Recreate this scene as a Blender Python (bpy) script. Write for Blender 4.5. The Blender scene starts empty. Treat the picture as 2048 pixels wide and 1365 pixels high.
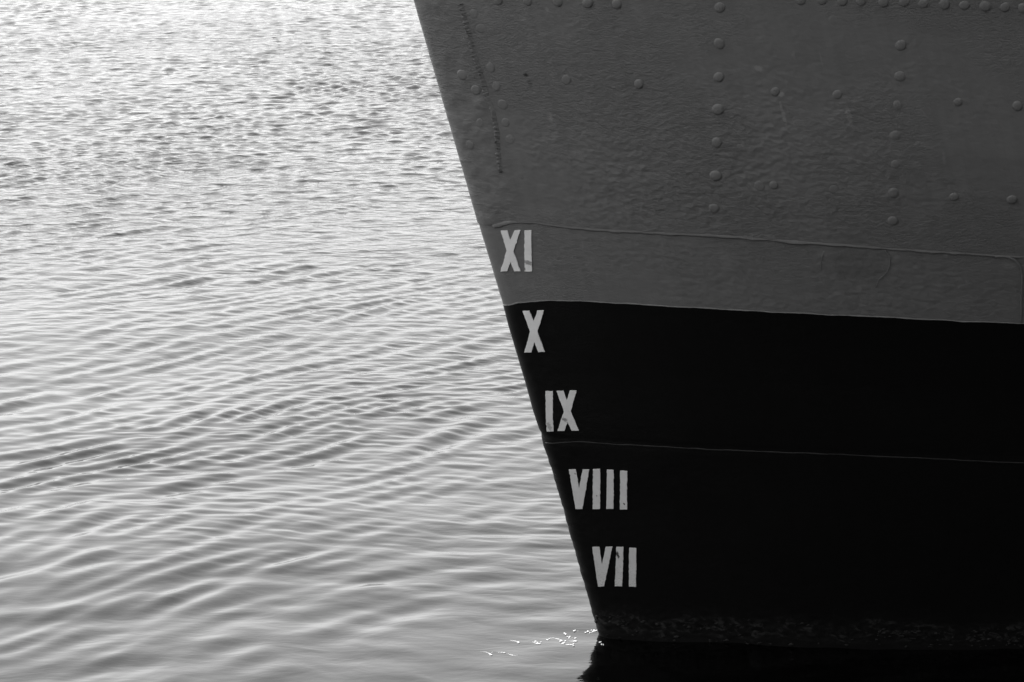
import bpy, bmesh, math, random
import numpy as np
from mathutils import Vector

# ------------------------------------------------------------------ camera, sky, sun, exposure
scene = bpy.context.scene
COL = scene.collection
CAM_H = 3.52
cam_data = bpy.data.cameras.new('camera')
cam = bpy.data.objects.new('camera', cam_data)
COL.objects.link(cam)
cam_data.sensor_width = 36.0
cam_data.lens = 6000.0 / 2048.0 * 36.0
cam_data.clip_start = 0.1
cam_data.clip_end = 8000.0
cam.location = (0.0, 0.0, CAM_H)
cam.rotation_euler = (math.radians(90 - 12), 0, 0)
scene.camera = cam

SUN_AZ = math.radians(-44)      # clockwise from +Y: behind the ship, to the left
SUN_EL = math.radians(48)
world = bpy.data.worlds.new('World')
scene.world = world
world.use_nodes = True
wn, wl = world.node_tree.nodes, world.node_tree.links
bg = wn['Background']
sky = wn.new('ShaderNodeTexSky')
sky.sky_type = 'NISHITA'
sky.sun_disc = False
sky.sun_elevation = SUN_EL
sky.sun_rotation = SUN_AZ
sky.air_density = 1.0
sky.dust_density = 3.0
bw = wn.new('ShaderNodeRGBToBW')          # a black and white photograph
wl.new(sky.outputs[0], bw.inputs[0])
haze_curve = wn.new('ShaderNodeMath')      # thin high cloud evens the sky out
haze_curve.operation = 'POWER'
haze_curve.inputs[1].default_value = 0.5
haze_gain = wn.new('ShaderNodeMath')
haze_gain.operation = 'MULTIPLY'
haze_gain.inputs[1].default_value = 2.7
wl.new(bw.outputs[0], haze_curve.inputs[0])
wl.new(haze_curve.outputs[0], haze_gain.inputs[0])
wl.new(haze_gain.outputs[0], bg.inputs[0])
bg.inputs[1].default_value = 0.12

sun_data = bpy.data.lights.new('sun', 'SUN')
sun_data.energy = 2.0
sun_data.angle = math.radians(0.6)
sun = bpy.data.objects.new('sun', sun_data)
COL.objects.link(sun)
sv = Vector((math.sin(SUN_AZ) * math.cos(SUN_EL), math.cos(SUN_AZ) * math.cos(SUN_EL), math.sin(SUN_EL)))
sun.rotation_euler = sv.to_track_quat('Z', 'Y').to_euler()

scene.view_settings.view_transform = 'Standard'
scene.view_settings.look = 'None'
scene.view_settings.exposure = 1.5
scene.view_settings.gamma = 1.0
scene.view_settings.use_curve_mapping = False

scene.cycles.use_denoising = True

# ------------------------------------------------------------------ measured places: (metres aft of the stem, height) on the port side
RIV_COL = [(1.0997,2.4756),(1.0653,2.3459),(1.033,2.2241),(0.9996,2.1047),(0.9652,1.9824),(0.9305,1.8582),(0.8924,1.734),(1.6901,2.3573),(1.6615,2.2461),(1.6292,2.1411),(1.5975,2.0315),(1.5733,1.9246),(1.5427,1.8178),(1.518,1.711)]
RIV_ONE = [(0.7432,2.1866),(1.2176,2.1781),(1.1281,1.8314),(1.4305,2.1738),(1.84,2.1567),(2.0412,2.1462),(1.7512,1.8085),(1.9513,1.8018)]
RIV_FAINT = [(0.4857,2.1881),(0.4398,1.7794),(1.0775,1.8255),(1.3366,1.8242),(1.4797,2.4413)]
RIV_STEM = [(0.2151,2.4142),(0.2258,2.3617),(0.22,2.2177),(0.2204,2.1473),(0.2256,2.0808),(0.2176,2.0131),(0.2162,1.9494),(0.2207,1.8142),(0.1209,1.7887),(0.1394,2.1284),(0.1205,2.0036),(0.1044,2.1816),(0.0561,1.9154)]
RIV_TOP = [(0.3189,2.4712),(0.4258,2.473),(0.5339,2.4762),(0.64,2.4754),(0.7421,2.4759),(1.3862,2.5115),(1.4576,2.5114),(1.5272,2.5112),(1.5894,2.509),(1.6655,2.5087),(1.7373,2.5118),(1.8001,2.5059),(1.8709,2.5054),(1.9378,2.5029),(2.008,2.5005),(2.0731,2.498),(2.1348,2.4953)]
BOUND = [(0.0,1.2766),(0.032,1.3082),(0.1107,1.3201),(0.1883,1.3298),(0.2264,1.333),(0.3018,1.337),(0.4682,1.3393),(0.8033,1.3386),(1.0298,1.3346),(1.3668,1.3313),(1.6372,1.323),(1.8973,1.3167)]
SEAM_HI = [(0.0536,1.6071),(0.1054,1.6253),(0.2028,1.6415),(0.3112,1.633),(0.4568,1.6303),(0.8786,1.6323),(1.1709,1.6205),(1.4161,1.6102),(1.6953,1.5971),(1.9536,1.5857)]
SEAM_LO = [(0.0143,0.7504),(0.1461,0.7732),(0.3249,0.7725),(0.6588,0.7722),(1.0662,0.7729),(1.4274,0.7646),(1.7919,0.7505)]
WELD_STEM = [(0.1825,2.4544),(0.1812,2.3534),(0.1773,2.2813),(0.1814,2.1984),(0.1783,2.109),(0.1864,2.0593),(0.1806,1.9803),(0.1651,1.9058),(0.152,1.8198)]
DRIP = [(1.248,1.585),(1.2289,1.5496),(1.2195,1.5105)]
DRIP2 = [(1.4661,1.5964),(1.4792,1.5678),(1.47,1.5346),(1.4468,1.5028),(1.4173,1.4824),(1.4007,1.4486)]
BUTT = [(1.8511,1.5835),(1.8953,1.5844),(1.9267,1.5657),(1.9355,1.5212),(1.9106,1.4125),(1.8913,1.3226)]
MARKS = {'XI':[[(0.0813,1.5915),(0.1063,1.5945),(0.107,1.5584),(0.1345,1.5971),(0.1572,1.6003),(0.1062,1.5149),(0.1102,1.4382),(0.0866,1.436),(0.0829,1.4721),(0.0592,1.4334),(0.0329,1.4292),(0.0807,1.5146)],[(0.1725,1.6004),(0.198,1.6034),(0.1763,1.5231),(0.1539,1.4421),(0.126,1.4396)]],'X':[[(0.0734,1.2805),(0.0988,1.2836),(0.1056,1.2434),(0.1145,1.2594),(0.1187,1.2658),(0.1297,1.2871),(0.155,1.2901),(0.1102,1.2038),(0.1112,1.1831),(0.1126,1.1611),(0.1149,1.1244),(0.106,1.1244),(0.0898,1.1218),(0.0865,1.1616),(0.063,1.1186),(0.0351,1.1147),(0.0817,1.2013)]],'IX':[[(0.0734,0.9667),(0.1016,0.9696),(0.0586,0.8067),(0.0321,0.8027)],[(0.1159,0.9708),(0.1422,0.9738),(0.1462,0.9361),(0.1672,0.9767),(0.1931,0.9784),(0.1496,0.8946),(0.1581,0.8183),(0.1286,0.8155),(0.1251,0.8511),(0.1015,0.812),(0.0742,0.8093),(0.1229,0.8916)]],'VIII':[[(0.0714,0.6553),(0.0987,0.6579),(0.0896,0.5819),(0.1255,0.6601),(0.1509,0.6621),(0.0784,0.4973),(0.0517,0.4951)],[(0.1659,0.6641),(0.1934,0.6666),(0.1722,0.5904),(0.1465,0.5025),(0.1181,0.4999)],[(0.2191,0.6656),(0.2443,0.6658),(0.2241,0.5942),(0.1985,0.5067),(0.1711,0.5043)],[(0.2687,0.6646),(0.2814,0.6659),(0.295,0.6648),(0.2712,0.5851),(0.2509,0.5078),(0.2229,0.5063)]],'VII':[[(0.0768,0.3436),(0.1037,0.3459),(0.0947,0.2745),(0.1292,0.3484),(0.1552,0.3502),(0.1165,0.2652),(0.0789,0.1837),(0.0543,0.1813),(0.0663,0.2688)],[(0.1703,0.3506),(0.1973,0.3524),(0.1785,0.2837),(0.1489,0.1884),(0.1201,0.1865),(0.1475,0.2745)],[(0.2195,0.3502),(0.2456,0.3505),(0.2027,0.1896),(0.1757,0.189),(0.1984,0.2778)]]}
FOAM_B = [(0.207,11.228),(0.101,11.101),(0.089,11.12),(0.228,11.177),(0.245,11.164),(0.201,11.113),(0.195,11.082),(0.24,11.12),(0.218,11.19),(0.132,11.151),(0.027,11.12),(0.307,11.228),(0.321,11.248),(0.293,11.241),(0.251,11.261),(0.327,11.254),(0.233,11.069),(-0.08,10.957),(0.348,11.101),(0.349,11.069)]
FOAM_L = [[(-0.119,10.994),(-0.098,10.988),(-0.082,10.963)],[(-0.059,10.988),(-0.036,10.982),(-0.027,10.976)],[(-0.015,10.963),(0.004,10.939),(0.023,10.939)],[(-0.006,11.145),(0.012,11.132),(0.027,11.113)],[(0.079,11.12),(0.097,11.088),(0.112,11.088)],[(0.159,11.171),(0.182,11.151),(0.196,11.126)],[(0.181,11.076),(0.204,11.069),(0.235,11.063)],[(0.217,11.126),(0.234,11.113),(0.246,11.12)],[(0.163,11.177),(0.144,11.158)],[(0.286,11.248),(0.309,11.235),(0.333,11.254)]]

STEM = [(-2.0, 0.96), (-0.0477, 0.3417), (0.0018, 0.3277), (0.3921, 0.2198), (0.5093, 0.1891), (0.6461, 0.1491), (0.7523, 0.1152),
        (0.784, 0.1113), (0.7981, 0.1036), (0.8638, 0.0824), (0.9926, 0.0477), (1.0715, 0.0248), (1.2031, -0.0133), (1.3026, -0.0379),
        (1.5856, -0.1207), (1.7314, -0.1605), (2.0732, -0.2565), (2.4471, -0.3608), (6.0, -1.38)]
TT = [(-2, .03), (-.5, .06), (0, .09), (.767, .20), (1.352, .275), (1.657, .36), (2.5, .43), (3.5, .5), (6, .6)]
NOSE = .05
YAW = math.tan(math.radians(8))
WATER_Z = -0.034


# ------------------------------------------------------------------ helpers
def link(o, parent=None):
    COL.objects.link(o)
    if parent is not None:
        o.parent = parent
    return o


def tag(o, label=None, cat=None, group=None, kind=None):
    for k, v in (('label', label), ('category', cat), ('group', group), ('kind', kind)):
        if v:
            o[k] = v
    return o


def mesh_obj(name, verts, faces, mat, parent=None, smooth=True, uv=None):
    me = bpy.data.meshes.new(name)
    me.from_pydata([tuple(v) for v in verts], [], [tuple(f) for f in faces])
    me.materials.append(mat)
    if uv is not None:
        lay = me.uv_layers.new(name='UVMap')
        idx = np.empty(len(me.loops), dtype=np.int32)
        me.loops.foreach_get('vertex_index', idx)
        lay.data.foreach_set('uv', np.asarray(uv, dtype=np.float32)[idx].ravel())
    me.polygons.foreach_set('use_smooth', [smooth] * len(me.polygons))
    me.update()
    return link(bpy.data.objects.new(name, me), parent)


def grid_faces(nr, nc, flip=False):
    i = np.arange((nr - 1) * (nc - 1))
    r, c = i // (nc - 1), i % (nc - 1)
    a = r * nc + c
    f = np.stack([a, a + 1, a + nc + 1, a + nc], 1)
    return f[:, ::-1] if flip else f


class Nodes:
    """small helper round a material's node tree"""
    def __init__(self, name):
        self.m = bpy.data.materials.new(name)
        self.m.use_nodes = True
        self.t = self.m.node_tree
        self.b = self.t.nodes['Principled BSDF']

    def n(self, kind, **kw):
        nd = self.t.nodes.new(kind)
        for k, v in kw.items():
            if k.startswith('in_'):
                key = k[3:]
                nd.inputs[int(key) if key.isdigit() else key].default_value = v
            else:
                setattr(nd, k, v)
        return nd

    def l(self, a, b):
        self.t.links.new(a, b)

    def math(self, op, a, b=None, c=None, clamp=False):
        nd = self.n('ShaderNodeMath', operation=op, use_clamp=clamp)
        for i, v in enumerate((a, b, c)):
            if v is None:
                continue
            if isinstance(v, (int, float)):
                nd.inputs[i].default_value = v
            else:
                self.l(v, nd.inputs[i])
        return nd.outputs[0]

    def coord(self, scale=(1, 1, 1), which='UV', loc=(0, 0, 0)):
        tc = self.n('ShaderNodeTexCoord')
        mp = self.n('ShaderNodeMapping')
        mp.inputs['Scale'].default_value = scale
        mp.inputs['Location'].default_value = loc
        self.l(tc.outputs[which], mp.inputs[0])
        return mp.outputs[0]

    def noise(self, vec, scale=1.0, detail=3.0, rough=.5, dist=0.0):
        nd = self.n('ShaderNodeTexNoise')
        nd.inputs['Scale'].default_value = scale
        nd.inputs['Detail'].default_value = detail
        nd.inputs['Roughness'].default_value = rough
        nd.inputs['Distortion'].default_value = dist
        self.l(vec, nd.inputs['Vector'])
        return nd.outputs['Fac']

    def ramp(self, x, lo, hi, a=0.0, b=1.0, smooth=True):
        nd = self.n('ShaderNodeMapRange', interpolation_type='SMOOTHSTEP' if smooth else 'LINEAR')
        for i, v in enumerate((None, lo, hi, a, b)):
            if v is not None:
                nd.inputs[i].default_value = v
        self.l(x, nd.inputs[0])
        return nd.outputs[0]

    def grey(self, x):
        c = self.n('ShaderNodeCombineColor')
        for i in range(3):
            self.l(x, c.inputs[i])
        return c.outputs[0]

    def bump(self, h, dist, prev=None, strength=1.0):
        nd = self.n('ShaderNodeBump')
        nd.inputs['Distance'].default_value = dist
        nd.inputs['Strength'].default_value = strength
        self.l(h, nd.inputs['Height'])
        if prev is not None:
            self.l(prev, nd.inputs['Normal'])
        return nd.outputs[0]


def spot(N, uv, cx, cy, rx, ry):
    """1 inside an uneven ellipse of hull coordinates, 0 outside"""
    sep = N.n('ShaderNodeSeparateXYZ')
    N.l(uv, sep.inputs[0])
    dx = N.math('DIVIDE', N.math('SUBTRACT', sep.outputs[0], cx), rx)
    dy = N.math('DIVIDE', N.math('SUBTRACT', sep.outputs[1], cy), ry)
    d = N.math('SQRT', N.math('ADD', N.math('MULTIPLY', dx, dx), N.math('MULTIPLY', dy, dy)))
    nz = N.noise(uv, 160, 4, .7)
    d = N.math('ADD', d, N.math('MULTIPLY', N.math('SUBTRACT', nz, .5), 2.4))
    return N.ramp(d, 1.15, .55)


# ------------------------------------------------------------------ materials
SPEC = 0.30


def paint(name, base, peel=1.0, lumps=0.0, streaks=0.0, rough=.55, spots=(), spec=SPEC, band=False):
    N = Nodes(name)
    uv = N.coord((1, 1, 1))
    wide = N.coord((1.0, 1.9, 1.0))
    # colour: thin overpainted patches, chalking and small bare flecks
    big = N.noise(uv, 2.3, 4, .55)
    mid = N.noise(N.coord((9, 14, 1)), 1.0, 5, .6)
    v = N.math('MULTIPLY_ADD', N.math('SUBTRACT', big, .5), base * .06, base)
    v = N.math('MULTIPLY_ADD', N.math('SUBTRACT', mid, .5), base * .16, v)
    runs = N.noise(N.coord((22, 1.3, 1), loc=(1, 9, 0)), 1.0, 4, .6)
    v = N.math('MULTIPLY_ADD', N.math('SUBTRACT', runs, .5), base * .34, v)
    if streaks:
        st = N.noise(N.coord((34, 5, 1)), 1.0, 3, .5)
        gate = N.noise(uv, 5.5, 2, .5)
        m = N.math('MULTIPLY', N.ramp(st, .66, .8), N.ramp(gate, .54, .68))
        v = N.math('MULTIPLY_ADD', m, base * streaks, v)
        fl = N.noise(N.coord((55, 55, 1), loc=(3, 7, 0)), 1.0, 2, .5)
        v = N.math('MULTIPLY_ADD', N.ramp(fl, .76, .84), base * streaks * 1.2, v)
        pit = N.noise(N.coord((38, 38, 1), loc=(11, 2, 0)), 1.0, 2, .5)
        v = N.math('MULTIPLY_ADD', N.ramp(pit, .79, .83), -base * .75, v)
    for (cx, cy, rx, ry, k) in spots:
        v = N.math('MULTIPLY', v, N.math('MULTIPLY_ADD', spot(N, uv, cx, cy, rx, ry), k, 1.0))
    if band:      # dried slime and scale just above the water
        sb = N.n('ShaderNodeSeparateXYZ')
        N.l(uv, sb.inputs[0])
        zz = N.math('MULTIPLY_ADD', N.math('SUBTRACT', N.noise(N.coord((6, 3, 1)), 1.0, 4, .6), .5), .16, sb.outputs[1])
        bm_ = N.math('MULTIPLY', N.ramp(zz, -.02, .02), N.ramp(zz, .085, .045))
        bl = N.ramp(N.noise(N.coord((26, 44, 1), loc=(5, 5, 0)), 1.0, 5, .68, .8), .50, .66)
        v = N.math('MULTIPLY_ADD', N.math('MULTIPLY', bm_, bl), .024, v)
        v = N.math('MULTIPLY_ADD', N.math('MULTIPLY', N.ramp(zz, .14, .02), N.noise(N.coord((18, 30, 1)), 1.0, 4, .6)), .006, v)
    N.l(N.grey(v), N.b.inputs['Base Color'])
    N.b.inputs['Roughness'].default_value = rough
    N.b.inputs['Specular IOR Level'].default_value = spec
    # relief: wrinkled old paint in patches, smoother where it was scraped
    patch = N.ramp(N.noise(N.coord((1.6, 2.0, 1), loc=(4.3, 1.1, 0)), 1.0, 3, .55), .40, .62)
    wr = N.noise(wide, 80, 5, .72, .25)
    h = N.math('MULTIPLY', wr, N.math('MULTIPLY_ADD', patch, .9, .12))
    nrm = N.bump(h, .006 * peel)
    soft = N.noise(uv, 11, 3, .5)
    nrm = N.bump(soft, .004 * peel, nrm)
    if lumps:
        sep = N.n('ShaderNodeSeparateXYZ')
        N.l(uv, sep.inputs[0])
        near = N.ramp(sep.outputs[0], .21, .15)
        lp = N.noise(wide, 17, 3, .55, .4)
        nrm = N.bump(N.math('MULTIPLY', lp, near), .004 * lumps, nrm)
    N.l(nrm, N.b.inputs['Normal'])
    return N.m


M_GREY_ROUGH = paint('grey paint over old rivets', .125, 1.0, 1.0, .45, spots=(
    (1.179, 2.259, .016, .012, .35), (1.234, 2.169, .014, .011, .6), (1.224, 2.095, .007, .045, .35), (1.452, 2.100, .010, .040, .30),
    (.387, 2.046, .012, .020, .28), (1.647, 1.926, .016, .012, .25), (.486, 2.445, .008, .008, .35), (.342, 2.197, .009, .008, -.8),
    (.349, 2.165, .010, .014, -.35)))
M_GREY = paint('smooth grey paint', .125, .62, .25, .40, spots=(
    (1.355, 1.528, .105, .062, -.15), (1.238, 1.573, .020, .018, .22), (1.491, 1.578, .018, .016, .22), (1.895, 1.553, .030, .024, .18),
    (.882, 1.538, .022, .040, .12)))
M_BLACK = paint('black bottom paint', .0036, .3, .3, .6, .42, (), .14, True)
M_RIVET = paint('painted rivet steel', .125, .5, 0, .1)
M_BEAD_BLACK = paint('black painted weld', .007, .5, 0, 0, .45)
M_BEAD = paint('grey painted weld', .150, .6, 0, 0)


def mark_material():
    N = Nodes('pale mark paint')
    uv = N.coord((1, 1, 1))
    base = N.math('MULTIPLY_ADD', N.math('SUBTRACT', N.noise(uv, 22, 5, .6), .5), .20, .72)
    fine = N.noise(N.coord((150, 260, 1)), 1.0, 3, .6)
    low = N.n('ShaderNodeSeparateXYZ')
    N.l(uv, low.inputs[0])
    # the lowest mark is the most weathered
    worn = N.ramp(low.outputs[1], .34, .17)
    v = N.math('SUBTRACT', base, N.math('MULTIPLY', N.math('MULTIPLY', N.ramp(fine, .50, .68), worn), .24))
    v = N.math('SUBTRACT', v, N.math('MULTIPLY', N.ramp(low.outputs[1], 1.6, .15), .12))  # marks also turn evenly darker towards the lowest one
    for (cx, cy, rx, ry, k) in ((.150, 1.475, .018, .010, .62), (.128, 1.452, .005, .010, .8), (.117, .858, .010, .009, .62),
                                (.048, .826, .010, .018, .40), (.085, .845, .006, .02, .45), (.167, .319, .007, .015, .9),
                                (.246, .531, .0034, .0046, .98), (.149, .556, .0035, .003, .6), (.0915, .640, .005, .004, .45), (.184, .861, .006, .004, .4)):
        v = N.math('MULTIPLY', v, N.math('MULTIPLY_ADD', spot(N, uv, cx, cy, rx, ry), -k, 1.0))
    N.l(N.grey(v), N.b.inputs['Base Color'])
    N.b.inputs['Roughness'].default_value = .6
    N.b.inputs['Specular IOR Level'].default_value = SPEC
    N.l(N.bump(N.noise(N.coord((60, 110, 1)), 1.0, 3, .6), .0010), N.b.inputs['Normal'])
    return N.m


M_MARK = mark_material()


def simple(name, v, rough=.7, scale=6, amp=.25, bump=.004, spec=.3):
    N = Nodes(name)
    c = N.coord((1, 1, 1), 'Object')
    nz = N.noise(c, scale, 6, .6)
    N.l(N.grey(N.math('MULTIPLY_ADD', N.math('SUBTRACT', nz, .5), v * amp * 2, v)), N.b.inputs['Base Color'])
    N.b.inputs['Roughness'].default_value = rough
    N.b.inputs['Specular IOR Level'].default_value = spec
    N.l(N.bump(N.noise(c, scale * 7, 5, .6), bump), N.b.inputs['Normal'])
    return N.m


M_GROWTH = simple('dried weed and barnacles', .016, .8, 30, .9, .003, .15)
M_FOAM = simple('foam', .6, .5, 60, .05, .001, .3)
M_STONE = simple('quay stone', .16, .85, 3, .3, .01, .2)
M_DECK = simple('deck planking', .12, .8, 5, .3, .004, .2)


def water_material():
    N = Nodes('harbour water')
    N.b.inputs['Base Color'].default_value = (.0004, .0004, .0004, 1)
    N.b.inputs['Roughness'].default_value = .045
    N.b.inputs['IOR'].default_value = 1.333
    c1 = N.coord((7.5, 15, 1), 'Object')
    c2 = N.coord((3.2, 5.2, 1), 'Object')
    gate = N.ramp(N.noise(N.coord((.22, .12, 1), 'Object'), 1.0, 2, .5), .38, .62)
    sep = N.n('ShaderNodeSeparateXYZ')
    tc = N.n('ShaderNodeTexCoord')
    N.l(tc.outputs['Object'], sep.inputs[0])
    far = N.ramp(sep.outputs[1], 13.5, 24, .10, 1.0)
    h1 = N.math('MULTIPLY', N.noise(c1, 1.0, 4, .55, .3), N.math('MULTIPLY', far, N.math('MULTIPLY_ADD', gate, .6, .4)))
    h2 = N.math('MULTIPLY', N.noise(c2, 1.0, 3, .5, .5), far)
    nrm = N.bump(h2, .035)
    nrm = N.bump(h1, .022, nrm)
    N.l(nrm, N.b.inputs['Normal'])
    return N.m


M_WATER = water_material()


# ------------------------------------------------------------------ hull surface
zt = np.array([a for a, b in TT], float)
tt = np.array([b for a, b in TT], float)
sz = np.array([a for a, b in STEM], float)
sx = np.array([b for a, b in STEM], float)


def tanz(z):
    return sum(np.interp(z + o, zt, tt) for o in (-.3, -.15, 0, .15, .3)) / 5


def hull(s, z, out=0.0, side=1):
    """point on the hull s metres aft of the stem at height z, lifted `out` metres off the plating"""
    s = np.asarray(s, float)
    z = np.asarray(z, float)
    s, z = np.broadcast_arrays(s, z)

    def raw(s, z):
        x0 = np.interp(z, sz, sx)
        # the battered edge of the stem: small dents, more of them on the black part
        x0 = x0 + (.0012 * np.sin(z * 61 + 1) * np.sin(z * 23) + .0011 * np.sin(z * 149) * np.sin(z * 37 + 2)) * np.where(z < .8, 1, .25) * np.exp(-(s / .035) ** 2)
        x = x0 + s
        yc = 11.22 + (x - .3417) * YAW
        u = np.clip(s / NOSE, 0, 1)
        nose = NOSE * np.sqrt(np.clip(1 - (1 - u) ** 2, 0, 1))
        s1 = s
    
        half = nose + (tanz(z) + .14) * 1.5 * s1 / (1 + s1 / 2.8)
        return np.stack([x, yc - side * half, z], -1)
    p = raw(s, z)
    if out:
        e = 1e-3
        a = raw(s + e, z) - p
        b = raw(s, z + .02) - p
        n = np.cross(a, b)
        n /= np.linalg.norm(n, axis=-1, keepdims=True) + 1e-12
        n *= np.where(n[..., 1:2] > 0, -1, 1) * side
        p = p + n * out
    return p


def curve_fn(pts, wob=0.0, seed=0):
    a = np.array(sorted(pts), float)
    rs = np.random.RandomState(seed)
    ph = rs.uniform(0, 6.28, 6)
    fr = rs.uniform(6, 60, 6)

    def f(s):
        s = np.asarray(s, float)
        z = np.interp(s, a[:, 0], a[:, 1])
        # round the corners of the measured line a little
        for o in (.03, -.03):
            z = z + np.interp(s + o, a[:, 0], a[:, 1])
        z = z / 3
        return z + wob * sum(np.sin(fr[i] * s + ph[i]) for i in range(6)) / 2.5
    return f


z_bound = curve_fn(BOUND, .0014, 2)
z_high = curve_fn(SEAM_HI, .0008, 3)
z_low = curve_fn(SEAM_LO, .0008, 4)

u = np.linspace(0, 1, 26)
S_GRID = np.concatenate([NOSE * (1 - np.cos(u * math.pi / 2)), np.arange(NOSE + .0045, 2.25, .0052), 2.25 * (14 / 2.25) ** np.linspace(0, 1, 60)])


def plating(name, zlo, zhi, ts, mat, parent, out=0.0, label=None, kind='rough'):
    vs, fs, uvs, base = [], [], [], 0
    for side in (1, -1):
        g = []
        rows = len(ts)
        for t in ts:
            z = zlo(S_GRID) * (1 - t) + zhi(S_GRID) * t
            p = hull(S_GRID, z, 0, side)
            if side == 1:
                r = relief(S_GRID, z, kind) * np.clip((5.5 - S_GRID) / 3, 0, 1) * np.clip(S_GRID / .03, 0, 1)
                p[:, 1] -= r
                p[:, 0] -= r * .35
            g.append(p)
            uvs.append(np.stack([S_GRID if side == 1 else -S_GRID, z], 1))
        g = np.array(g)
        if out:
            g[..., 1] -= side * out * np.clip(S_GRID / .05, 0, 1)[None, :]
            g[..., 0] -= out * np.clip(1 - S_GRID / .05, 0, 1)[None, :]
        f = grid_faces(rows, len(S_GRID), flip=(side == -1)) + base
        vs.append(g.reshape(-1, 3))
        fs.append(f)
        base += rows * len(S_GRID)
    o = mesh_obj(name, np.concatenate(vs), np.concatenate(fs), mat, parent, True, np.concatenate(uvs))
    if label:
        o['label'] = label
    return o


def value_noise(x, y, seed):
    rs = np.random.RandomState(seed)
    tab = rs.rand(256, 256)
    xi, yi = np.floor(x).astype(int), np.floor(y).astype(int)
    fx, fy = x - xi, y - yi
    fx, fy = fx * fx * (3 - 2 * fx), fy * fy * (3 - 2 * fy)
    g = lambda a, b: tab[a % 256, b % 256]
    return (g(xi, yi) * (1 - fx) + g(xi + 1, yi) * fx) * (1 - fy) + (g(xi, yi + 1) * (1 - fx) + g(xi + 1, yi + 1) * fx) * fy - .5


def relief(s, z, kind):
    """depth of the old paint, in metres: wrinkles in patches, soft dents, hammered metal beside the stem"""
    wx, wy = s + .012 * value_noise(s * 40, z * 40, 1), z + .008 * value_noise(s * 40, z * 40, 2)
    fine = sum(value_noise(wx * f, wy * f * 1.7, 10 + i) / (1.35 ** i) for i, f in enumerate((52, 78, 118)))
    peb = 1 - np.abs(2 * value_noise(wx * 66, wy * 105, 17))
    patch = np.clip((value_noise(s * 2.1, z * 2.6, 21) + .5 * value_noise(s * 5.3, z * 6.1, 22) + .5 * value_noise(s * 14, z * 16, 23) + .24) * 2.2, 0, 1)
    # the roughest paint lies between the two rivet columns and over the seam
    zone = np.exp(-((s - .85) / .55) ** 2 - ((z - 1.85) / .33) ** 2) + .45 * np.exp(-((s - 1.5) / .35) ** 2 - ((z - 2.15) / .4) ** 2)
    dent = value_noise(s * 3.1, z * 3.4, 31) * .005 + value_noise(s * 7.7, z * 8.1, 32) * .0012
    near = np.clip((.19 - s) / .05, 0, 1) * np.clip(s / .02, 0, 1)
    lump = sum(value_noise(s * f, z * f, 40 + i) / (1.6 ** i) for i, f in enumerate((14, 27, 55)))
    if kind == 'rough':
        return (fine * .0022 + peb * .0010) * (.10 + .42 * patch + .85 * zone * (.35 + .65 * patch)) + dent + lump * near * .0060
    if kind == 'strake':
        return (fine * .0028) * (.14 + .45 * patch) + dent * .7 + lump * near * .0012
    return (fine * .0018) * (.08 + .3 * patch) + dent * .5 + lump * near * .0016 + fine * .003 * np.exp(-((z - .03) / .05) ** 2)


const = lambda v: (lambda s: np.full_like(np.asarray(s, float), v))
ship = bpy.data.objects.new('ship', None)
ship.location = (0.34, 11.22, WATER_Z)
link(ship)
tag(ship, 'riveted steel ship bow, grey above and black below, with pale roman draught numerals', 'ship')
OFF = Vector(ship.location)


def seat(o):
    """mesh data are in world metres; keep them there under the ship's empty"""
    o.matrix_parent_inverse = ship.matrix_world.inverted() if False else __import__('mathutils').Matrix.Translation(-OFF)
    return o


seat(plating('upper_plating', z_high, const(5.0), np.concatenate([np.linspace(0, .3, 205), np.linspace(.3, 1, 40)[1:]]), M_GREY_ROUGH, ship, .004, 'dark grey rough painted plating with rivets'))
seat(plating('lower_strake', z_bound, z_high, np.linspace(0, 1, 58), M_GREY, ship, 0, 'smoother grey strake above the black paint', 'strake'))
seat(plating('bottom_plating', const(-1.6), z_bound, np.concatenate([np.linspace(0, .51, 20)[:-1], np.linspace(.51, 1, 240)]), M_BLACK, ship, 0, 'black painted lower plating', 'black'))

# deck and rail, above the frame
sd = np.linspace(.15, 13.9, 60)
dk_p, dk_s = hull(sd, np.full_like(sd, 4.3), -.02, 1), hull(sd, np.full_like(sd, 4.3), -.02, -1)
n = len(sd)
seat(mesh_obj('deck', np.concatenate([dk_p, dk_s, dk_p - [0, 0, .12], dk_s - [0, 0, .12]]),
              [(i, i + 1, n + i + 1, n + i) for i in range(n - 1)] + [(2 * n + i, 3 * n + i, 3 * n + i + 1, 2 * n + i + 1) for i in range(n - 1)],
              M_DECK, ship, False))
zt_ = np.linspace(-1.6, 5.0, 30)
tp, ts = hull(np.full(30, 14.0), zt_, 0, 1), hull(np.full(30, 14.0), zt_, 0, -1)
seat(mesh_obj('transom', np.concatenate([tp, ts]), [(i, i + 1, 30 + i + 1, 30 + i) for i in range(29)], M_GREY, ship, False,
              np.concatenate([np.stack([tp[:, 1], zt_], 1), np.stack([ts[:, 1], zt_], 1)])))


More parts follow.
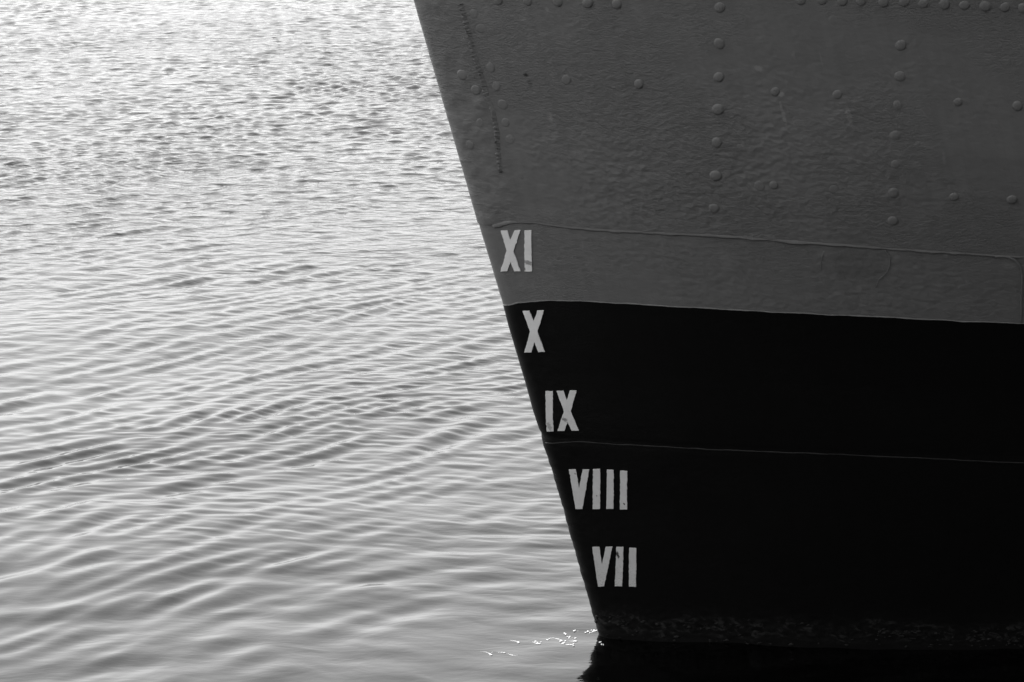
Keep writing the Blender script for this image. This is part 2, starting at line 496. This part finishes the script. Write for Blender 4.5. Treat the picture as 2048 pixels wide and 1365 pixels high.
def tube(pts, rad, sides=8, flat=1.0, out=None):
    """closed tube through 3D points; rad is a number or one per point"""
    pts = np.asarray(pts, float)
    k = len(pts)
    rad = np.full(k, rad) if np.isscalar(rad) else np.asarray(rad)
    tan = np.gradient(pts, axis=0)
    tan /= np.linalg.norm(tan, axis=1, keepdims=True)
    up = np.array([0, -1.0, 0]) if out is None else np.asarray(out, float)
    a = np.cross(tan, up)
    a /= np.linalg.norm(a, axis=1, keepdims=True)
    b = np.cross(a, tan)
    v = []
    for j in range(sides):
        t = 2 * math.pi * j / sides
        v.append(pts + (a * math.cos(t) + b * math.sin(t) * flat) * rad[:, None])
    v = np.stack(v, 1).reshape(-1, 3)
    f = [(i * sides + j, i * sides + (j + 1) % sides, (i + 1) * sides + (j + 1) % sides, (i + 1) * sides + j)
         for i in range(k - 1) for j in range(sides)]
    f += [tuple(range(sides))[::-1], tuple((k - 1) * sides + j for j in range(sides))]
    return v, f


def bead(name, fn, s0, s1, rad, mat, step=.006, seed=0, flat=.55, dz=0.0, label=None, out=.001, rough=.18):
    s = np.arange(s0, s1, step)
    rs = np.random.RandomState(seed)
    r = rad * (1 + rough * np.convolve(rs.randn(len(s)), np.ones(5) / 2.2, 'same'))
    z = fn(s) + dz + .0006 * np.convolve(rs.randn(len(s)), np.ones(9) / 3, 'same')
    p = hull(s, z, out)
    v, f = tube(p, np.clip(r, rad * .4, rad * 1.6), 8, flat)
    o = mesh_obj(name, v, f, mat, ship, True, np.repeat(np.stack([s, z], 1), 8, 0))
    if label:
        o['label'] = label
    return seat(o)


bead('weld_seam', z_high, .055, 13.0, .0085, M_BEAD, .008, 5, .22, -.002, 'long grey seam above the smooth strake')
bead('weld_seam', z_high, .30, 2.2, .0034, M_BEAD, .008, 6, .4, .013)
bead('weld_seam', z_low, .012, 13.0, .0028, M_BEAD_BLACK, .008, 7, .5, 0, 'thin seam across the black paint')
bead('paint_edge', z_bound, .0005, 13.0, .0022, M_BEAD, .008, 8, .5, .0012)


def path_tube(name, pts, rad, mat, seed=0, ripple=0.0, flat=.5, step=.004, label=None):
    p = np.array(pts, float)
    d = np.concatenate([[0], np.cumsum(np.linalg.norm(np.diff(p, axis=0), axis=1))])
    t = np.arange(0, d[-1], step)
    s, z = np.interp(t, d, p[:, 0]), np.interp(t, d, p[:, 1])
    k = np.ones(9) / 9
    if len(s) > 20:
        s[5:-5] = np.convolve(s, k, 'same')[5:-5]
        z[5:-5] = np.convolve(z, k, 'same')[5:-5]
    rs = np.random.RandomState(seed)
    r = rad * (1 + ripple * np.sin(t / .016 * 2 * math.pi + np.cumsum(rs.randn(len(t)) * .45)) * (1 + 1.2 * np.convolve(rs.randn(len(t)), np.ones(15) / 5, 'same')) + .25 * np.convolve(rs.randn(len(t)), np.ones(7) / 7, 'same'))
    s = s + rs.randn(len(t)) * rad * .06
    v, f = tube(hull(s, z, .0045), r, 10, flat)
    o = mesh_obj(name, v, f, mat, ship, True, np.repeat(np.stack([s, z], 1), 10, 0))
    if label:
        o['label'] = label
    return seat(o)


path_tube('weld_seam', WELD_STEM, .0125, M_GREY_ROUGH, 3, .15, .14, .003, 'lumpy rippled weld running down beside the stem')
path_tube('paint_run', DRIP, .0018, M_GREY, 4, 0, .45)
path_tube('paint_run', DRIP2, .0018, M_GREY, 5, 0, .45)
path_tube('weld_seam', BUTT, .0042, M_GREY, 6, .1, .25)


# ------------------------------------------------------------------ rivets
def rivet_mesh(rad, hgt, seed):
    rs = np.random.RandomState(seed)
    rings, seg = 7, 20
    v, f = [(0, 0, hgt)], []
    for i in range(1, rings + 1):
        t = i / rings
        rr = rad * (math.sin(t * math.pi / 2) if i < rings else 1.12)
        zz = hgt * (math.cos(t * math.pi / 2) ** .8 if i < rings else 0) - (.002 if i == rings else 0)
        for j in range(seg):
            a = 2 * math.pi * j / seg
            w = 1 + .05 * math.sin(2 * a + seed) + .03 * rs.randn()
            v.append((rr * math.cos(a) * w, rr * math.sin(a) * w, zz * (1 + .05 * rs.randn())))
    for j in range(seg):
        f.append((0, 1 + j, 1 + (j + 1) % seg))
        for i in range(rings - 1):
            a, b = 1 + i * seg + j, 1 + i * seg + (j + 1) % seg
            f.append((a, a + seg, b + seg, b))
    me = bpy.data.meshes.new('rivet')
    me.from_pydata(v, [], f)
    me.materials.append(M_RIVET)
    lay = me.uv_layers.new(name='UVMap')
    for lp in me.loops:
        p = v[lp.vertex_index]
        lay.data[lp.index].uv = (p[0] + 3 + seed, p[1] + 2)
    me.polygons.foreach_set('use_smooth', [True] * len(me.polygons))
    me.update()
    return me


MESHES = {k: [rivet_mesh(r, h, s) for s in range(3)] for k, (r, h) in
          dict(col=(.0190, .0056), one=(.0165, .0052), faint=(.018, .0024), stem=(.0185, .0026), top=(.0178, .0052)).items()}


def put_rivet(s, z, kind, i):
    p = hull(s, z, .0032 if kind in ('stem', 'faint') else .004)
    e = hull(s, z, .02) - hull(s, z, 0)
    o = bpy.data.objects.new('rivet', MESHES[kind][i % 3])
    link(o, ship)
    q = Vector(e).to_track_quat('Z', 'Y')
    o.location = Vector(p) - OFF
    o.rotation_mode = 'QUATERNION'
    o.rotation_quaternion = q @ __import__('mathutils').Quaternion((0, 0, 1), i * 1.9)
    k = 1 + .07 * math.sin(i * 2.7)
    o.scale = (k, k, k)


i = 0
for kind, lst in (('col', RIV_COL), ('one', RIV_ONE), ('faint', RIV_FAINT), ('stem', RIV_STEM), ('top', RIV_TOP)):
    for (s, z) in lst:
        put_rivet(s, z, kind, i)
        i += 1


# ------------------------------------------------------------------ draught marks
def mark(name, polys, label, seed):
    rs = np.random.RandomState(seed)
    bm = bmesh.new()
    for poly in polys:
        P = np.array(poly, float)
        pts = []
        for k in range(len(P)):
            a, b = P[k], P[(k + 1) % len(P)]
            L = np.linalg.norm(b - a)
            m = max(1, int(L / .008))
            nrm = np.array([b[1] - a[1], a[0] - b[0]]) / max(L, 1e-6)
            for j in range(m):
                w = rs.randn() * (.00055 if j else .0002)
                pts.append(a + (b - a) * j / m + nrm * w)
        vs = [bm.verts.new((p[0], p[1], 0)) for p in pts]
        bm.faces.new(vs)
    bmesh.ops.triangulate(bm, faces=bm.faces[:])
    for axis, st in ((0, .008), (1, .02)):
        co = [v.co[axis] for v in bm.verts]
        c = math.floor(min(co) / st) * st + st
        while c < max(co):
            pc, pn = [0, 0, 0], [0, 0, 0]
            pc[axis], pn[axis] = c, 1
            bmesh.ops.bisect_plane(bm, geom=bm.verts[:] + bm.edges[:] + bm.faces[:], plane_co=pc, plane_no=pn)
            c += st
    bm.verts.index_update()
    fv = [(v.co.x, v.co.y) for v in bm.verts]
    ff = [[v.index for v in f.verts] for f in bm.faces]
    be = [(e.verts[0].index, e.verts[1].index) for e in bm.edges if len(e.link_faces) == 1]
    bm.free()
    A = np.array(fv)
    front, back = hull(A[:, 0], A[:, 1], .0032), hull(A[:, 0], A[:, 1], -.001)
    k = len(A)
    faces = [tuple(f) for f in ff] + [(a, b, b + k, a + k) for a, b in be]
    o = mesh_obj(name, np.concatenate([front, back]), faces, M_MARK, ship, False, np.concatenate([A, A]))
    o['label'] = label
    return seat(o)


for j, (txt, polys) in enumerate(MARKS.items()):
    mark('draught_mark', polys, 'pale roman numeral %s on %s paint' % (txt, 'grey' if txt == 'XI' else 'black'), 20 + j)


# ------------------------------------------------------------------ weed and barnacles along the waterline
def growth():
    rs = np.random.RandomState(9)
    V, F, UV, base = [], [], [], 0
    bm = bmesh.new()
    bmesh.ops.create_icosphere(bm, subdivisions=1, radius=1)
    T = np.array([v.co[:] for v in bm.verts])
    TF = np.array([[v.index for v in f.verts] for f in bm.faces])
    bm.free()
    centres = [(rs.uniform(0, 3.2), rs.uniform(-.0, .10)) for _ in range(34)]
    for c in range(420):
        cs, cz = centres[rs.randint(34)]
        s = abs(cs + rs.randn() * .05)
        z = .035 + .045 * math.sin(s * 2.1 + 1) * .3 + (cz - .05) * .5 + rs.randn() * .008
        if rs.rand() < .35:
            s, z = rs.uniform(0, 3.4), -.03 + abs(rs.randn()) * .02
        r = rs.uniform(.0015, .0075) * rs.uniform(.5, 1)
        sc = np.array([r * rs.uniform(1, 2.4), r * .6, r * rs.uniform(.6, 1.1)])
        v = T * sc * (1 + .3 * rs.randn(len(T), 1)) + hull(s, z, .001)
        V.append(v)
        F.append(TF + base)
        base += len(T)
    o = mesh_obj('marine_growth', np.concatenate(V), np.concatenate(F), M_GROWTH, ship, True)
    o['kind'] = 'stuff'
    seat(o)


growth()

# ------------------------------------------------------------------ water
rw = np.random.RandomState(41)


def wave_set(n, lmin, lmax, ang, spread, slope):
    lam = np.exp(rw.uniform(math.log(lmin), math.log(lmax), n))
    k = 2 * math.pi / lam
    a = np.radians(ang + rw.uniform(-1, 1, n) * spread)
    return k * np.cos(a), k * np.sin(a), rw.uniform(0, 6.28, n), slope * math.sqrt(2 / n) / k, lam


SETS = dict(wake=wave_set(38, .12, .29, -37, 11, .088), wake2=wave_set(14, .16, .5, -58, 20, .022), long=wave_set(9, .9, 3.2, -45, 45, .014),
            ripple=wave_set(40, .045, .13, 82, 20, .056), near=wave_set(20, .20, .7, -45, 60, .044), chop=wave_set(90, .08, .30, 80, 50, .165))


def smooth(a, b, x):
    t = np.clip((x - a) / (b - a), 0, 1)
    return t * t * (3 - 2 * t)


def soft_noise(x, y, f, seed):
    r = np.random.RandomState(seed)
    v = 0
    for _ in range(7):
        a = r.uniform(0, 6.28)
        k = f * r.uniform(.5, 1.7)
        v = v + np.sin(k * (x * math.cos(a) + y * math.sin(a)) + r.uniform(0, 6.28))
    return v / 2.6


def wave_height(x, y, cell=None):
    cell = np.full_like(x, .01) if cell is None else cell
    wx = x + .10 * soft_noise(x, y, 2.2, 5)
    wy = y + .16 * soft_noise(x, y, 1.7, 6)
    # where each family lives: ripples in the lee of the bow, chop farther out, slick water near the quay
    far = smooth(18, 29, y)
    n1, n2 = soft_noise(x, y, 1.1, 7), soft_noise(x, y, .8, 8)
    m = dict(
        wake=(1 - .45 * far) * (.28 + .57 * smooth(11.2, 14.0, y) + .15 * smooth(14, 17, y)) * (1 + .45 * n1) * (1 - .35 * smooth(-1.2, .4, x) * (1 - far)),
        wake2=(1 - far) * (1 + .4 * n2),
        long=1.0,
        ripple=(.22 + .78 * smooth(-3.0, -.6, x + .12 * (16 - y))) * (1 - .35 * smooth(15.5, 20, y)) * smooth(10.9, 12.8, y + .35 * x + .4 * n2) * (.55 + .45 * smooth(-.7, .8, n1 + n2)) + .25 * smooth(14, 18, y),
        near=(1 - smooth(11.5, 15, y)),
        chop=(.13 * smooth(12.5, 15, y) + .07 + .72 * far) * (1 + .15 * n2))
    h = np.zeros_like(x)
    for name, (kx, ky, ph, am, lam) in SETS.items():
        g = np.zeros_like(x)
        for q in range(len(kx)):
            fade = 1 - smooth(lam[q] / 3.4, lam[q] / 2.2, cell)
            g += am[q] * fade * np.sin(kx[q] * wx + ky[q] * wy + ph[q])
        if name in ('wake', 'chop'):
            g = g + (14 if name == 'wake' else 10) * (g * g)      # peaked crests, flat troughs
        h += g * m[name]
    edge = smooth(300, 60, np.hypot(x, y))
    calm = 1 - .55 * np.exp(-((x - .35) / .45) ** 2 - ((y - 10.8) / .6) ** 2)      # sheltered water against the stem
    return h * edge * calm


def graded(lo, hi, step, far):
    c = list(np.arange(lo, hi, step))
    up, s = [c[-1]], step
    while up[-1] < far:
        s *= 1.045 if s < .5 else 1.35
        up.append(up[-1] + s)
    dn, s = [c[0]], step
    while dn[-1] > -far:
        s *= 1.045 if s < .5 else 1.35
        dn.append(dn[-1] - s)
    return np.array(dn[:0:-1] + c + up[1:])


gx = graded(-8.2, 3.2, .018, 5000)
ys = [9.6]
while ys[-1] < 46:
    ys.append(ys[-1] + max(.011, ys[-1] ** 2 * 4.5e-5))
up, st = [ys[-1]], .12
while up[-1] < 6000:
    st *= 1.03 if st < 1.2 else 1.25
    up.append(up[-1] + st)
dn, st = [ys[0]], .012
while dn[-1] > -3000:
    st *= 1.05 if st < .4 else 1.3
    dn.append(dn[-1] - st)
gy = np.array(dn[:0:-1] + ys + up[1:])
X, Y = np.meshgrid(gx, gy)
CX, CY = np.meshgrid(np.gradient(gx), np.gradient(gy))
Z = WATER_Z + wave_height(X, Y, np.maximum(CX, CY * .75))
nr, nc = X.shape
me = bpy.data.meshes.new('water')
fc = grid_faces(nr, nc).astype(np.int32)
me.vertices.add(nr * nc)
me.vertices.foreach_set('co', np.stack([X, Y, Z], -1).astype(np.float32).ravel())
me.loops.add(len(fc) * 4)
me.loops.foreach_set('vertex_index', fc.ravel())
me.polygons.add(len(fc))
me.polygons.foreach_set('loop_start', np.arange(0, len(fc) * 4, 4, dtype=np.int32))
me.polygons.foreach_set('use_smooth', np.ones(len(fc), bool))
me.materials.append(M_WATER)
me.update()
me.validate()
water = link(bpy.data.objects.new('water', me))
tag(water, kind='structure')


# ------------------------------------------------------------------ foam flecks by the stem
def foam():
    rs = np.random.RandomState(12)
    bm = bmesh.new()
    bmesh.ops.create_icosphere(bm, subdivisions=2, radius=1)
    T = np.array([v.co[:] for v in bm.verts])
    TF = np.array([[v.index for v in f.verts] for f in bm.faces])
    bm.free()
    V, F, base = [], [], 0
    blobs = []
    for (x, y) in FOAM_B:
        for _ in range(3):
            blobs.append((x + rs.randn() * .004, y + rs.randn() * .008, rs.uniform(.0012, .0038)))
    for l in FOAM_L:
        P = np.array(l)
        d = np.concatenate([[0], np.cumsum(np.linalg.norm(np.diff(P, axis=0), axis=1))])
        for t in np.arange(0, d[-1], .0028):
            x, y = np.interp(t, d, P[:, 0]), np.interp(t, d, P[:, 1])
            blobs.append((x, y + rs.randn() * .0012, rs.uniform(.0008, .0020) * (.5 + .9 * t / d[-1])))
    for (x, y, r) in blobs:
        z = WATER_Z + float(wave_height(np.array([x]), np.array([y]))[0])
        sc = np.array([r * rs.uniform(1, 1.7), r * rs.uniform(1.4, 2.4), r * .75])
        V.append(T * sc + [x, y, z + r * .3])
        F.append(TF + base)
        base += len(T)
    o = mesh_obj('foam', np.concatenate(V), np.concatenate(F), M_FOAM)
    tag(o, 'white foam flecks floating on the water just ahead of the stem', 'foam', kind='stuff')


foam()


# ------------------------------------------------------------------ the stone quay the picture is taken from
def quay():
    out = [(-40, -30), (-40, 1.0), (3.6, 1.0), (4.6, 6.4), (26, 7.4), (26, -30)]  # leg on the right is added out of view to shade the hull
    k = len(out)
    v, f = [], []
    for z, inset in ((-2.5, 0), (1.55, 0), (1.56, -.06), (1.84, -.06), (1.9, 0)):
        cx, cy = 0, -10
        for (x, y) in out:
            v.append((x - inset * (1 if x > cx else -1), y - inset * (1 if y > cy else -1), z))
    for r in range(4):
        for i in range(k):
            j = (i + 1) % k
            f.append((r * k + i, r * k + j, (r + 1) * k + j, (r + 1) * k + i)[::-1])
    f.append(tuple(4 * k + i for i in range(k))[::-1])
    o = mesh_obj('quay', v, f, M_STONE, None, False)
    tag(o, kind='structure')


quay()


def added_shade_shed():
    """unseen shed added behind the camera so the hull has something dark to mirror"""
    x0, x1, y0, y1, zb, ze, zr = -7.5, 34.0, -19.0, -7.0, 1.9, 9.5, 12.5
    ym = (y0 + y1) / 2
    v = [(x0, y0, zb), (x1, y0, zb), (x1, y1, zb), (x0, y1, zb), (x0, y0, ze), (x1, y0, ze), (x1, y1, ze), (x0, y1, ze), (x0, ym, zr), (x1, ym, zr)]
    f = [(0, 1, 5, 4), (2, 3, 7, 6), (1, 2, 6, 9, 5), (3, 0, 4, 8, 7), (4, 5, 9, 8), (6, 7, 8, 9)]
    for k in range(9):                      # loading doors, recessed posts between them
        xa = x0 + 1.2 + k * 4.5
        b = len(v)
        v += [(xa + a, y1 + d, z) for a, d, z in ((0, .002, zb), (3, .002, zb), (3, .002, 5.4), (0, .002, 5.4), (0, .08, zb), (3, .08, zb), (3, .08, 5.4), (0, .08, 5.4))]
        f += [(b + 4, b + 5, b + 6, b + 7), (b + 3, b + 2, b + 6, b + 7), (b, b + 3, b + 7, b + 4), (b + 1, b + 5, b + 6, b + 2)]
    o = mesh_obj('added_shade_shed', v, f, M_SHADE_SHED, None, False)
    tag(o, kind='structure')


def added_side_shed():
    x0, x1, y0, y1, zb, ze = 4.9, 24.0, -6.0, 5.6, 1.9, 10.0  # second unseen block, added on the right to darken that side of the hull
    xm = (x0 + x1) / 2
    v = [(x0, y0, zb), (x1, y0, zb), (x1, y1, zb), (x0, y1, zb), (x0, y0, ze), (x1, y0, ze), (x1, y1, ze), (x0, y1, ze), (xm, y0, 12.5), (xm, y1, 12.5)]
    f = [(0, 1, 5, 8, 4), (2, 3, 7, 9, 6), (1, 2, 6, 5), (3, 0, 4, 7), (4, 8, 9, 7), (8, 5, 6, 9)]
    for k in range(3):
        ya = y0 + .9 + k * 3.7
        b = len(v)
        v += [(x0 - d, ya + a, z) for a, d, z in ((0, .002, zb), (2.6, .002, zb), (2.6, .002, 5.0), (0, .002, 5.0), (0, .08, zb), (2.6, .08, zb), (2.6, .08, 5.0), (0, .08, 5.0))]
        f += [(b + 4, b + 7, b + 6, b + 5), (b + 3, b + 7, b + 6, b + 2), (b, b + 4, b + 7, b + 3), (b + 1, b + 2, b + 6, b + 5)]
    o = mesh_obj('added_shade_shed', v, f, M_SHADE_SHED, None, False)
    tag(o, kind='structure')


M_SHADE_SHED = simple('added dark shed boards', .05, .85, 3, .3, .01, .2)  # for the two unseen blocks added to darken the hull
added_shade_shed()
added_side_shed()
